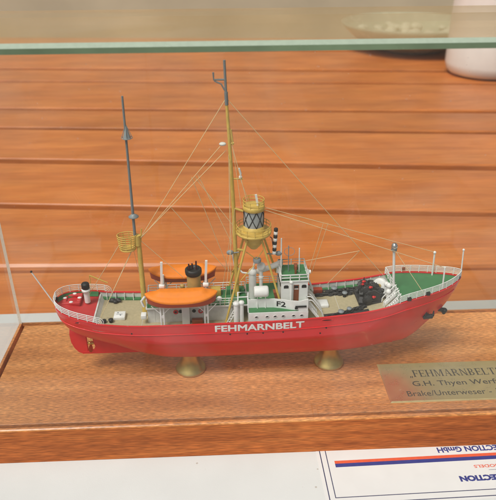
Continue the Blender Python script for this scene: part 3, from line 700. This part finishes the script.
# wheelhouse
WZ = 12.1
m = MB(); m.box((2.0, -1.62, 9.2), (4.78, 1.62, WZ-.12)); wh = m.build('wheelhouse', 'white', ship)
m = MB(); m.box((1.9, -1.72, WZ-.12), (4.88, 1.72, WZ-.02)); m.build('roof', 'white', wh)
m = MB(); m.box((2.0, -1.62, WZ-.02), (4.78, 1.62, WZ+.02)); m.build('roof_deck', 'deck_green', wh)
def win(u, zc, w_, h, sg=-1):
    m = MB(); pts = [(u-w_/2, zc-h/2), (u+w_/2, zc-h/2), (u+w_/2, zc+h*.2), (u+w_*.3, zc+h/2), (u-w_*.3, zc+h/2), (u-w_/2, zc+h*.2)]
    m.prism(pts, 1, sg*1.60, sg*1.645); return m.build('window', 'black', wh)
for sg in (-1, 1):
    win(2.52, 11.35, .50, .36, sg); win(4.38, 11.35, .50, .36, sg)
    m = MB(); m.box((3.3, min(sg*1.6, sg*1.65), 9.35), (3.85, max(sg*1.6, sg*1.65), 11.55)); dr = m.build('door', 'brown', wh)
    m = MB(); m.box((3.38, min(sg*1.64, sg*1.665), 11.2), (3.77, max(sg*1.64, sg*1.665), 11.48)); m.build('window', 'black', dr)
    m = MB(); m.box((3.36, min(sg*1.64, sg*1.662), 11.02), (3.79, max(sg*1.64, sg*1.662), 11.12)); m.build('sill', 'white', dr)
for v in (-1.0, 0, 1.0):
    for u in (1.97, 4.81): MB().box((u-.03, v-.3, 11.2), (u+.03, v+.3, 11.55)).build('window', 'black', wh)
railing([(1.98, -1.66, WZ), (4.8, -1.66, WZ), (4.8, 1.66, WZ), (1.98, 1.66, WZ)], .66, 2, .94, closed=True, r=.058, rp=.06)
m = MB(); m.cyl((2.98, -2.0, 9.2), (2.98, -2.0, 12.05), .13, 12); m.ball((2.98, -2.0, 12.1), .2, 8); m.build('ventilator', 'white', ship)
m = MB(); m.tube([(2.15, -.05, WZ), (2.1, -.05, 16.2)], .075, 8); m.build('antenna', 'white', ship)
m = MB(); m.tube([(4.05, 0, WZ), (4.0, 0, 14.97)], .06, 8); m.build('antenna', 'white', ship)
m = MB(); m.tube([(2.95, .2, WZ), (2.9, .2, 15.2)], .05, 8)
ring = [(3.0+.55*math.cos(k*math.pi/12), .2+.1*math.sin(k*math.pi/12), 14.5+.42*math.sin(k*math.pi/12)) for k in range(25)]; m.tube(ring, .028, 6, False); m.build('loop_aerial', 'grey', ship)
m = MB(); m.rbox((3.6, .4, WZ), (3.95, .9, WZ+.6), .05); m.rbox((3.55, -.4, WZ), (3.75, -.1, WZ+.95), .04); m.build('binnacle', 'brown', ship)
MB().obox((1.62, -1.0, 9.85), ((1, 0, .0), (0, 1, 0), (-.25, 0, 1)), (.22, .35, .68)).build('chest', 'brown', ship)
# stairs at the front of the bridge
def stair(u0, z0_, u1, z1, v0, v1, steps=6, rails=True):
    m = MB()
    for v in (v0, v1):
        m.obox(((u0+u1)/2, v, (z0_+z1)/2), ((u1-u0, 0, z1-z0_), (0, 1, 0), (z1-z0_, 0, -(u1-u0))), (math.hypot(u1-u0, z1-z0_)/2, .035, .08))
        if rails:
            o_ = Vector((.0, 0, .55)); a = Vector((u0, v, z0_)); b = Vector((u1, v, z1)); m.tube([a+o_, b+o_], .04, 6)
            for t in (.05, .5, .95): m.tube([a+(b-a)*t, a+(b-a)*t+o_], .035, 6)
    for k in range(steps):
        t = (k+.5)/steps; u = u0+(u1-u0)*t; z = z0_+(z1-z0_)*t; m.box((u-.1, min(v0, v1), z-.02), (u+.1, max(v0, v1), z+.02))
    return m.build('stairs', 'white', ship)
def bent_rails(u0, z0_, u1, z1, vs, h=.75):
    m = MB()
    for v in vs:
        d = Vector((u1-u0, 0, z1-z0_)).normalized()
        m.tube([(u0-.12, v, z0_-.1), (u0-.1, v, z0_+h*.7), (u0+.05, v, z0_+h*.95), (u0+.3, v, z0_+h*.95), (u0+.5, v, z0_+h*.75)]+[(u0+.5+(u1-u0)*t, v, z0_+h*.75+(z1-z0_)*t) for t in (.3, .6, .85)]+[(u1+.45, v, z1+.05)], .06, 8)
    return m.build('handrail', 'white', ship)
stair(4.75, 9.4, 6.0, deck_z(6), -2.35, -1.75, rails=False); stair(4.75, 9.4, 6.0, deck_z(6), -1.2, -.6, rails=False); stair(4.75, 9.4, 6.1, deck_z(6), 1.5, 2.3)
bent_rails(4.75, 9.4, 6.0, deck_z(6), (-2.4, -1.7, -1.25, -.55))
stair(4.85, 11.6, 5.8, 9.2, .9, 1.5, rails=False)
m = MB(); m.ball((4.95, .3, 12.0), .26, 8); m.cyl((4.8, .3, 12.0), (5.3, .3, 11.9), .12, 10, r2=.24); m.build('searchlight', 'white', ship)
stair(14.3, 9.75, 13.2, deck_z(13)+.05, -2.6, -2.0, rails=False); stair(14.3, 9.75, 13.2, deck_z(13)+.05, -1.5, -.9, rails=False)
m = MB()
for v in (-2.65, -1.95, -1.55, -.85, -.4): m.tube([(13.0, v, deck_z(13)), (13.02, v, deck_z(13)+.55), (13.15, v, deck_z(13)+.75), (14.2, v, 10.45), (14.4, v, 10.6)], .055, 8)
m.build('handrail', 'white', ship)

# ---------------------------------------------------------------- white tank, sphere and ducts between the tower legs
m = MB(); m.lathe([(.45, -.74), (.56, -.66), (.58, -.5), (.58, .5), (.56, .66), (.45, .74)], (-.1, -1.9, 11.1), 24, (1, 0, 0)); tk = m.build('tank', 'white', ship)
m = MB()
for u in (-.5, .35): m.tube([(u, -2.15, 9.2), (u, -1.9, 10.6)], .05, 6)
m.build('leg', 'white', tk)
m = MB(); m.cyl((.05, 0, 9.2), (.05, 0, 12.7), .19, 14); m.cyl((.05, 0, 11.6), (.05, 0, 11.8), .27, 14); m.ball((.05, -.05, 13.0), .46, 10); m.build('cowl_ventilator', 'white', ship)
m = MB(); m.cyl((-.85, 0, 9.2), (-.85, 0, 12.2), .40, 16); m.ball((-.85, 0, 12.3), .46, 10); m.tube([(-.85, -.1, 12.5), (-.6, -.1, 13.8)], .1, 8); m.build('siren', 'white', ship)
m = MB(); m.cyl((.1, .8, 12.0), (2.3, 1.0, 12.75), .26, 14, r2=.34); m.ball((-.1, .8, 11.95), .34, 8); m.cyl((1.9, .95, 11.6), (1.9, .95, 12.6), .15, 8); m.build('air_duct', 'white', ship)
m = MB(); m.tube([(-2.9, .6, 14.3), (-2.7, .4, 13.0), (-1.9, .2, 12.2), (-.9, 0, 12.1)], .10, 8); m.build('pipe', 'white', ship)

# ---------------------------------------------------------------- lantern tower
LX = -.72
tw = MB()
tw.lathe([(.38, 15.2), (.72, 15.6), (.95, 16.0), (1.02, 16.3), (1.12, 16.6), (1.50, 16.86), (1.76, 16.95), (1.80, 17.16), (1.70, 17.2), (.9, 17.2)], (LX, 0, 0), 40)
lt = tw.build('lantern_tower', 'yellow', ship)
MB().lathe([(1.12, 17.15), (1.12, 17.45), (1.06, 17.5), (1.06, 17.8), (.9, 17.82)], (LX, 0, 0), 36).build('lantern_base', 'yellow', lt)
MB().lathe([(.99, 17.8), (.99, 19.6)], (LX, 0, 0), 36).build('lantern_glass', 'lens_glass', lt)
m = MB()
for k in range(8):
    for sg in (-1, 1):
        m.tube([(LX+1.0*math.cos(a), 1.0*math.sin(a), 17.82+1.74*j/8) for j in range(9) for a in [k*math.pi/4+.2+sg*j/8*math.pi/4]], .05, 5)
m.build('lattice', 'black', lt)
MB().lathe([(1.02, 19.5), (1.10, 19.55), (1.10, 19.9), (1.04, 19.98), (.5, 20.04), (.02, 20.06)], (LX, 0, 0), 36).build('lantern_roof', 'yellow', lt)
def ringrail(r_, z, h, bars, posts, name='railing'):
    m = MB()
    for b in range(bars):
        m.tube([(LX+r_*math.cos(k*math.pi/18), r_*math.sin(k*math.pi/18), z+h*(b+1)/bars) for k in range(37)], .038, 6, False)
    for k in range(posts):
        a = (k+.5)*2*math.pi/posts; m.tube([(LX+r_*math.cos(a), r_*math.sin(a), z), (LX+r_*math.cos(a), r_*math.sin(a), z+h)], .035, 6)
    return m.build(name, 'yellow', lt)
ringrail(1.05, 19.9, .70, 2, 8); ringrail(1.74, 17.15, .72, 2, 14)
MB().obox((-.42, -.3, 20.55), ((-.17, 0, 1), (0, 1, 0), (1, 0, .17)), (.68, .06, .11)).build('signal_lamp', 'white', lt)
for a, b in (((-1.45, -.95, 16.6), (-3.85, -2.15, deck_z(-3.7))), ((.0, -.95, 16.6), (2.0, -1.72, 9.3)), ((-1.5, .95, 16.6), (-3.4, 1.5, BZ)), ((.15, .95, 16.6), (1.85, 1.7, 11.2))):
    MB().tube([a, b], .12, 8).build('leg', 'yellow', lt)
m = MB()
for a, b in (((-1.55, -.85, 15.2), (-.5, -.6, 14.2)), ((.15, -.85, 15.3), (-.45, -.6, 14.2)), ((-2.6, -1.45, 11.7), (-.7, -.9, 13.7)), ((-1.9, -1.0, 14.3), (-3.0, 1.4, 11.6))): m.tube([a, b], .05, 6)
m.build('brace', 'yellow', lt)
MB().lathe([(.40, -.18), (.42, -.1), (.42, .1), (.40, .18)], (-.42, -.6, 14.05), 18).build('fog_horn', 'grey', lt)
for u, z in ((-3.15, 14.75), (1.85, 14.45)):
    m = MB(); m.ball((u, 0, z), .38, 8, (1, .6, .72)); m.tube([(u, 0, z-.1), (u+(.9 if u < 0 else -1.2), 0, z+.0)], .07, 6); m.build('loudspeaker', 'grey', lt)
m = MB()
for k in range(8):
    m.cur = (k+1) % 2; m.lathe([(.16, 0), (.21, .05), (.21, .3), (.16, .36)], (1.36+.02*k, -.3, 14.55+.37*k), 14)
m.cur = 0; m.tube([(1.36, -.3, 14.5), (1.1, -.3, 16.4), (.9, -.2, 16.5)], .05, 6); m.build('signal_lights', ['black', 'white'], lt)

# ---------------------------------------------------------------- main mast
m = MB(); m.tube([(-2.45, .3, BZ), (-2.72, .3, 20), (-3.0, .3, 27), (-3.2, .3, 30.7)], .23, 10, r2=.13)
m.tube([(-2.66, .3, 26.1), (-2.83, .3, 27.6)], .10, 8); m.tube([(-3.0, .3, 26.2), (-2.55, .3, 26.3)], .11, 8); m.tube([(-2.85, .3, 22.7), (-1.75, .3, 22.65)], .08, 8)
m.tube([(-2.75, .3, 19.6), (-1.75, .1, 19.3)], .13, 8); m.tube([(-2.7, .3, 16.9), (-2.2, .2, 16.6)], .15, 8); m.tube([(-2.6, .3, 15.0), (-1.7, .2, 14.8)], .13, 8)
mm_ = m.build('main_mast', 'yellow', ship)
m = MB(); m.tube([(-3.18, .3, 30.3), (-3.29, .3, 33.9)], .12, 8); m.cyl((-3.16, .3, 29.9), (-3.2, .3, 31.1), .17, 8)
m.tube([(-3.34, .3, 32.2), (-4.27, .3, 32.2), (-4.3, .3, 32.85)], .09, 8); m.tube([(-4.22, .3, 32.1), (-3.6, .3, 31.8), (-3.3, .3, 31.2)], .07, 8); m.build('topmast', 'mast_grey', mm_)
MB().ball((-3.62, .2, 26.25), .34, 8, (1, .9, .5)).build('radar_reflector', 'pale_grey', mm_)
m = MB(); m.tube([(-2.05, .3, 22.7), (-1.95, .3, 23.2), (-2.12, .3, 23.75)], .1, 8); m.ball((-1.98, .3, 22.85), .17, 8); m.build('mast_lamp', 'white', mm_)

# ---------------------------------------------------------------- aft mast with crow's nest
m = MB(); m.tube([(-12.35, 0, deck_z(-12.3)), (-12.3, 0, 16.4)], .30, 12, r2=.24); m.cyl((-12.42, 0, 16.0), (-12.42, 0, 17.1), .36, 14); m.tube([(-12.1, 0, 16.3), (-11.9, 0, 17.8)], .07, 8)
am = m.build('aft_mast', 'yellow', ship)
m = MB()
for k in range(7):
    z = 15.65+.25*k; rx = .80+.03*k
    m.tube([(-13.42+rx*math.cos(j*math.pi/14), .72*math.sin(j*math.pi/14), z) for j in range(29)], .045, 6, False)
for k in range(10):
    a = k*math.pi/5+.2; m.tube([(-13.42+.80*math.cos(a), .70*math.sin(a), 15.62), (-13.42+.98*math.cos(a), .72*math.sin(a), 17.15)], .04, 6)
m.lathe([(.8, 15.58), (.82, 15.66)], (-13.42, 0, 0), 24); m.build('crows_nest', 'yellow', am)
m = MB(); m.tube([(-12.62, 0, 16.6), (-12.47, 0, 31)], .15, 8, r2=.10); tp = m.build('topmast', 'mast_grey', am)
m = MB(); m.lathe([(.40, 27.05), (.36, 27.15), (.05, 28.3)], (-12.42, 0, 0), 14); m.tube([(-12.42+.5*math.cos(j*math.pi/8), .5*math.sin(j*math.pi/8), 27.15) for j in range(17)], .035, 6, False)
for k in range(4): m.tube([(-12.42+.5*math.cos(k*math.pi/2), .5*math.sin(k*math.pi/2), 27.15), (-12.42, 0, 28.4)], .03, 5)
m.build('cone_daymark', 'grey', tp)
m = MB(); m.lathe([(.12, 19.0), (.5, 19.1), (.5, 19.18), (.12, 19.45)], (-12.55, 0, 0), 16); m.build('mast_ring', 'grey', tp)

# ---------------------------------------------------------------- fore well deck
z = deck_z(7); m = MB(); m.rbox((6.25, -.5, z), (7.4, .75, z+.45), .12); m.build('hatch', 'white', ship)
MB().rbox((6.2, 2.5, z), (7.2, 3.1, z+.55), .06).build('chest', 'boat_red', ship)
def chain(path, r_, name='anchor_chain'):
    m = MB()
    for a, b in zip(path[:-1], path[1:]):
        a, b = Vector(a), Vector(b); L = (b-a).length; n = max(1, int(L/.34)); d = (b-a).normalized()
        for k in range(n):
            p = a+(b-a)*((k+.5)/n); s_ = Vector((-d.y, d.x, 0)) if k % 2 else Vector((0, 0, 1))
            m.tube([p+d*.26*math.cos(t)+s_*r_*math.sin(t) for t in [j*math.pi/5 for j in range(11)]], .085, 5, False)
    return m.build(name, 'iron', ship)
def cz(u): return deck_z(u)+.16
for v0, u0, u1, v1 in ((2.05, 6.4, 10.6, 1.6), (2.62, 7.2, 12.4, 2.5), (2.35, 8.0, 11.5, 2.0), (-2.3, 6.7, 11.2, -1.3), (-2.0, 8.2, 11.2, -1.0)):
    chain([(u0+(u1-u0)*k/4, v0+(v1-v0)*k/4, cz(u0+(u1-u0)*k/4)) for k in range(5)], .17)
m = MB()
for (u0, u1, va, vb) in ((6.3, 11, 1.85, 2.75), (6.6, 11.4, -2.45, -1.6)): m.grid([[(u, va, deck_z(u)+.075), (u, vb, deck_z(u)+.075)] for u in [u0+(u1-u0)*k/10 for k in range(11)]], False)
m.build('chain_track', 'iron', ship)
for u, v, r_ in ((8.5, 2.55, .34), (9.45, 1.35, .28), (8.35, -2.1, .32), (9.3, -1.75, .26)):
    zz = deck_z(u); m = MB(); m.cyl((u, v, zz), (u, v, zz+.5), .2, 12); bl = m.build('bollard', 'iron', ship)
    MB().lathe([(r_, 0), (r_*1.05, .06), (r_, .14), (.02, .18)], (u, v, zz+.48), 18).build('bollard_cap', 'grey', bl)
# windlass
z = deck_z(12)
m = MB(); m.rbox((10.5, -.95, z), (13.1, 1.9, z+.3), .06)
for v in (-.7, .35, 1.4): m.prism([(10.9, z+.25), (13.0, z+.25), (12.7, z+1.3), (12.1, z+1.7), (11.2, z+1.3)], 1, v-.09, v+.09)
wl = m.build('windlass', 'iron', ship)
def wheel(u, v, zz, r_, wd, mat, name, teeth=0):
    m = MB(); m.lathe([(r_*.3, -wd*.6), (r_*.35, -wd/2), (r_*.92, -wd/2), (r_, -wd*.35), (r_, wd*.35), (r_*.92, wd/2), (r_*.35, wd/2), (r_*.3, wd*.6)], (u, v, zz), 24, (0, 1, 0))
    for k in range(teeth):
        a = 2*math.pi*k/teeth; m.obox((u+r_*math.cos(a), v, zz+r_*math.sin(a)), ((math.cos(a), 0, math.sin(a)), (0, 1, 0), (-math.sin(a), 0, math.cos(a))), (.07, wd*.4, .05))
    return m.build(name, mat, wl)
wheel(11.4, -1.0, z+.7, .5, .3, 'iron', 'gypsy', 12); wheel(12.5, -.35, z+.75, .6, .3, 'iron', 'gear', 18); wheel(11.5, .05, z+1.0, .75, .35, 'iron', 'gypsy', 14)
wheel(12.4, .85, z+.9, .7, .4, 'iron', 'gear', 18); wheel(11.5, 1.0, z+.9, .65, .3, 'iron', 'drum', 12); wheel(11.6, 1.85, z+.85, .6, .4, 'iron', 'drum')
for u, v, zz in ((11.1, .75, z+1.55), (11.35, 1.1, z+1.7), (11.8, -.15, z+1.7), (12.0, -1.0, z+1.0)): m = MB(); m.ball((u, v, zz), .16, 8); m.ball((u+.18, v+.12, zz-.06), .12, 8); m.build('brake_lever', 'red', wl)
m = MB(); random.seed(5)
for k in range(26):
    u = random.uniform(10.7, 13.1); v = random.uniform(-.9, 1.9); zz = z+random.uniform(.4, 1.55); s_ = random.uniform(.08, .2); m.obox((u, v, zz), ((random.random(), random.random(), 1), (1, -.3, 0), (.2, 1, -.3)), (s_*1.6, s_, s_*.6))
m.cyl((10.9, .3, z+1.2), (10.9, .3, z+2.0), .05, 6); m.cyl((11.5, 1.5, z+1.2), (11.5, 1.5, z+2.0), .05, 6); m.build('machinery', 'iron', wl)
for v in (-.55, .6): chain([(12.2, v, z+1.2), (13.2, v, z+.9), (14.1, v, z+.5)], .17)
# white drum and vents by the forecastle break
m = MB(); m.lathe([(.75, -.28), (.80, -.22), (.80, .22), (.75, .28), (.3, .30)], (13.35, 1.35, 9.25), 28, (-.6, -.8, .25)); wd_ = m.build('hose_reel', 'white', ship)
MB().cyl(Vector((13.35, 1.35, 9.25)), Vector((13.1, 1.02, 9.35)), .22, 12).build('hub', 'tan', wd_)
for u, v, h in ((13.7, .3, 1.3), (13.75, -.3, 1.5), (13.6, -.9, 1.1)):
    m = MB(); m.cyl((u, v, deck_z(13.6)), (u, v, deck_z(13.6)+h), .2, 12); m.ball((u, v, deck_z(13.6)+h+.1), .3, 8); m.build('ventilator', 'white', ship)

# ---------------------------------------------------------------- forecastle fittings
m = MB(); m.tube([(14.28, -.6, 9.0), (13.72, -.6, 15.1)], .14, 10); fm = m.build('fore_mast', 'white', ship)
m = MB(); m.lathe([(.16, 14.5), (.30, 14.62), (.30, 14.95)], (13.75, -.6, 0), 18); m.build('lamp_base', 'grey', fm); MB().lathe([(.30, 14.95), (.34, 15.0), (.34, 15.2), (.22, 15.42), (.02, 15.48)], (13.75, -.6, 0), 18).build('lamp_head', 'silver', fm)
m = MB(); m.tube([(19.05, 1.45, 10.2), (18.95, 1.45, 13.05)], .10, 8); m.ball((18.95, 1.45, 13.05), .17, 8); m.build('post', 'white', ship)
m = MB(); m.tube([(19.2, -1.4, 10.2), (19.1, -1.4, 12.85)], .09, 8); m.build('post', 'white', ship)
m = MB(); m.tube([(21.62, 0, 10.7), (21.42, 0, 14.03)], .075, 8); m.ball((21.42, 0, 14.05), .13, 8); m.build('jackstaff', 'white', ship)
MB().rbox((16.0, 2.55, 10.35), (16.35, 2.75, 10.65), .05).build('navigation_light', 'brown', ship)
for u, v in ((17.3, -2.45), (15.2, -2.95), (21.2, -.35)): MB().rbox((u-.22, v-.12, ZS(u)+.02), (u+.22, v+.12, ZS(u)+.42), .05).build('fairlead_block', 'black', ship)
# anchors
def anchor(u, v, z, sg):
    m = MB(); o_ = Vector((u, v, z)); m.cyl(o_+Vector((-.1, -sg*.5, .4)), o_+Vector((0, sg*.15, 0)), .13, 10)
    for d in (-1, 1):
        m.tube([o_+Vector((-.15+.25*d, sg*.15, -.1)), o_+Vector((.08+.42*d, sg*.24, .12)), o_+Vector((.12+.40*d, sg*.2, .66))], .24, 8, r2=.06)
    m.tube([o_+Vector((-.5, sg*.15, -.12)), o_+Vector((.45, sg*.15, -.05))], .27, 8); return m.build('anchor', 'black', ship)
for sg in (-1, 1): anchor(18.05, sg*(half(18.05, 7.1)+.05), 6.95, sg)
m = MB(); m.tube([(19.55, 0, 6.75), (20.5, 0, 6.5)], .26, 10); m.ball((20.45, 0, 6.5), .34, 8, (1, 1, .8)); m.tube([(20.3, -.4, 6.4), (20.3, .4, 6.4)], .2, 8); m.build('stem_anchor', 'black', ship)

# ---------------------------------------------------------------- rigging
def line(a, b, r_=.030): return MB().tube([a, b], r_, 5).build('rigging_line', 'thread', ship)
H = (-12.2, 0, 16.6)
line((-3.22, .3, 30.5), H); line((-3.62, .2, 26.3), (-12.2, .1, 16.5)); line((-3.3, .3, 25.6), (-12.2, -.1, 16.7))
line((-8.95, .1, 20.1), (-3.6, 1.4, 12.0)); line(H, (-8.0, .5, 11.6)); 
line((-6.4, .25, 23.0), (-2.75, .3, 17.6)); line((-6.1, .25, 23.3), (-2.9, .4, 15.5)); line((-6.7, .25, 23.0), (-3.0, 1.5, 11))
line((-3.1, .1, 25.2), (-3.1, .2, 15.5), .024); line((-3.0, .0, 24.8), (-3.2, -1.2, 9.4), .024)
line((-2.75, .3, 26.1), (-1.4, -.3, 20.5)); line((-2.7, .3, 26.0), (-1.95, -.2, 19.8), .024); line((-2.0, .3, 22.6), (-1.2, .2, 20.4), .024)
line((-3.15, .3, 30.5), (13.9, 2.2, 9.9))
line((.3, 0, 19.7), (18.95, 1.45, 13.1)); line((.35, -.2, 19.5), (19.1, -1.4, 12.8))
line((10.8, 1.8, 13.4), (4.8, 1.6, 12.5)); line((10.8, 1.8, 13.4), (7.8, 3.2, 8.5))
line((6.4, .4, 17.5), (5.2, .8, 11.6), .024); line((6.9, .4, 17.5), (5.6, 1.2, 11.2), .024)
line((13.75, -.6, 14.8), (17.0, -2.5, 10.2))
line((-14.25, 0, 16.1), (-18.3, 1.6, 9.4)); line((-12.5, -.2, 16.5), (-17.0, -1.2, 7.9)); line((-13.0, -.1, 15.6), (-16.4, 2.6, 8.2)); line((-12.95, .2, 15.6), (-12.8, 1.6, 11.8), .022)
# shrouds of the tower and mast
line((-2.6, .5, 19.6), (-4.0, 1.8, 9.4), .024); line((-2.6, .1, 19.6), (-3.9, -1.7, 9.4), .024)
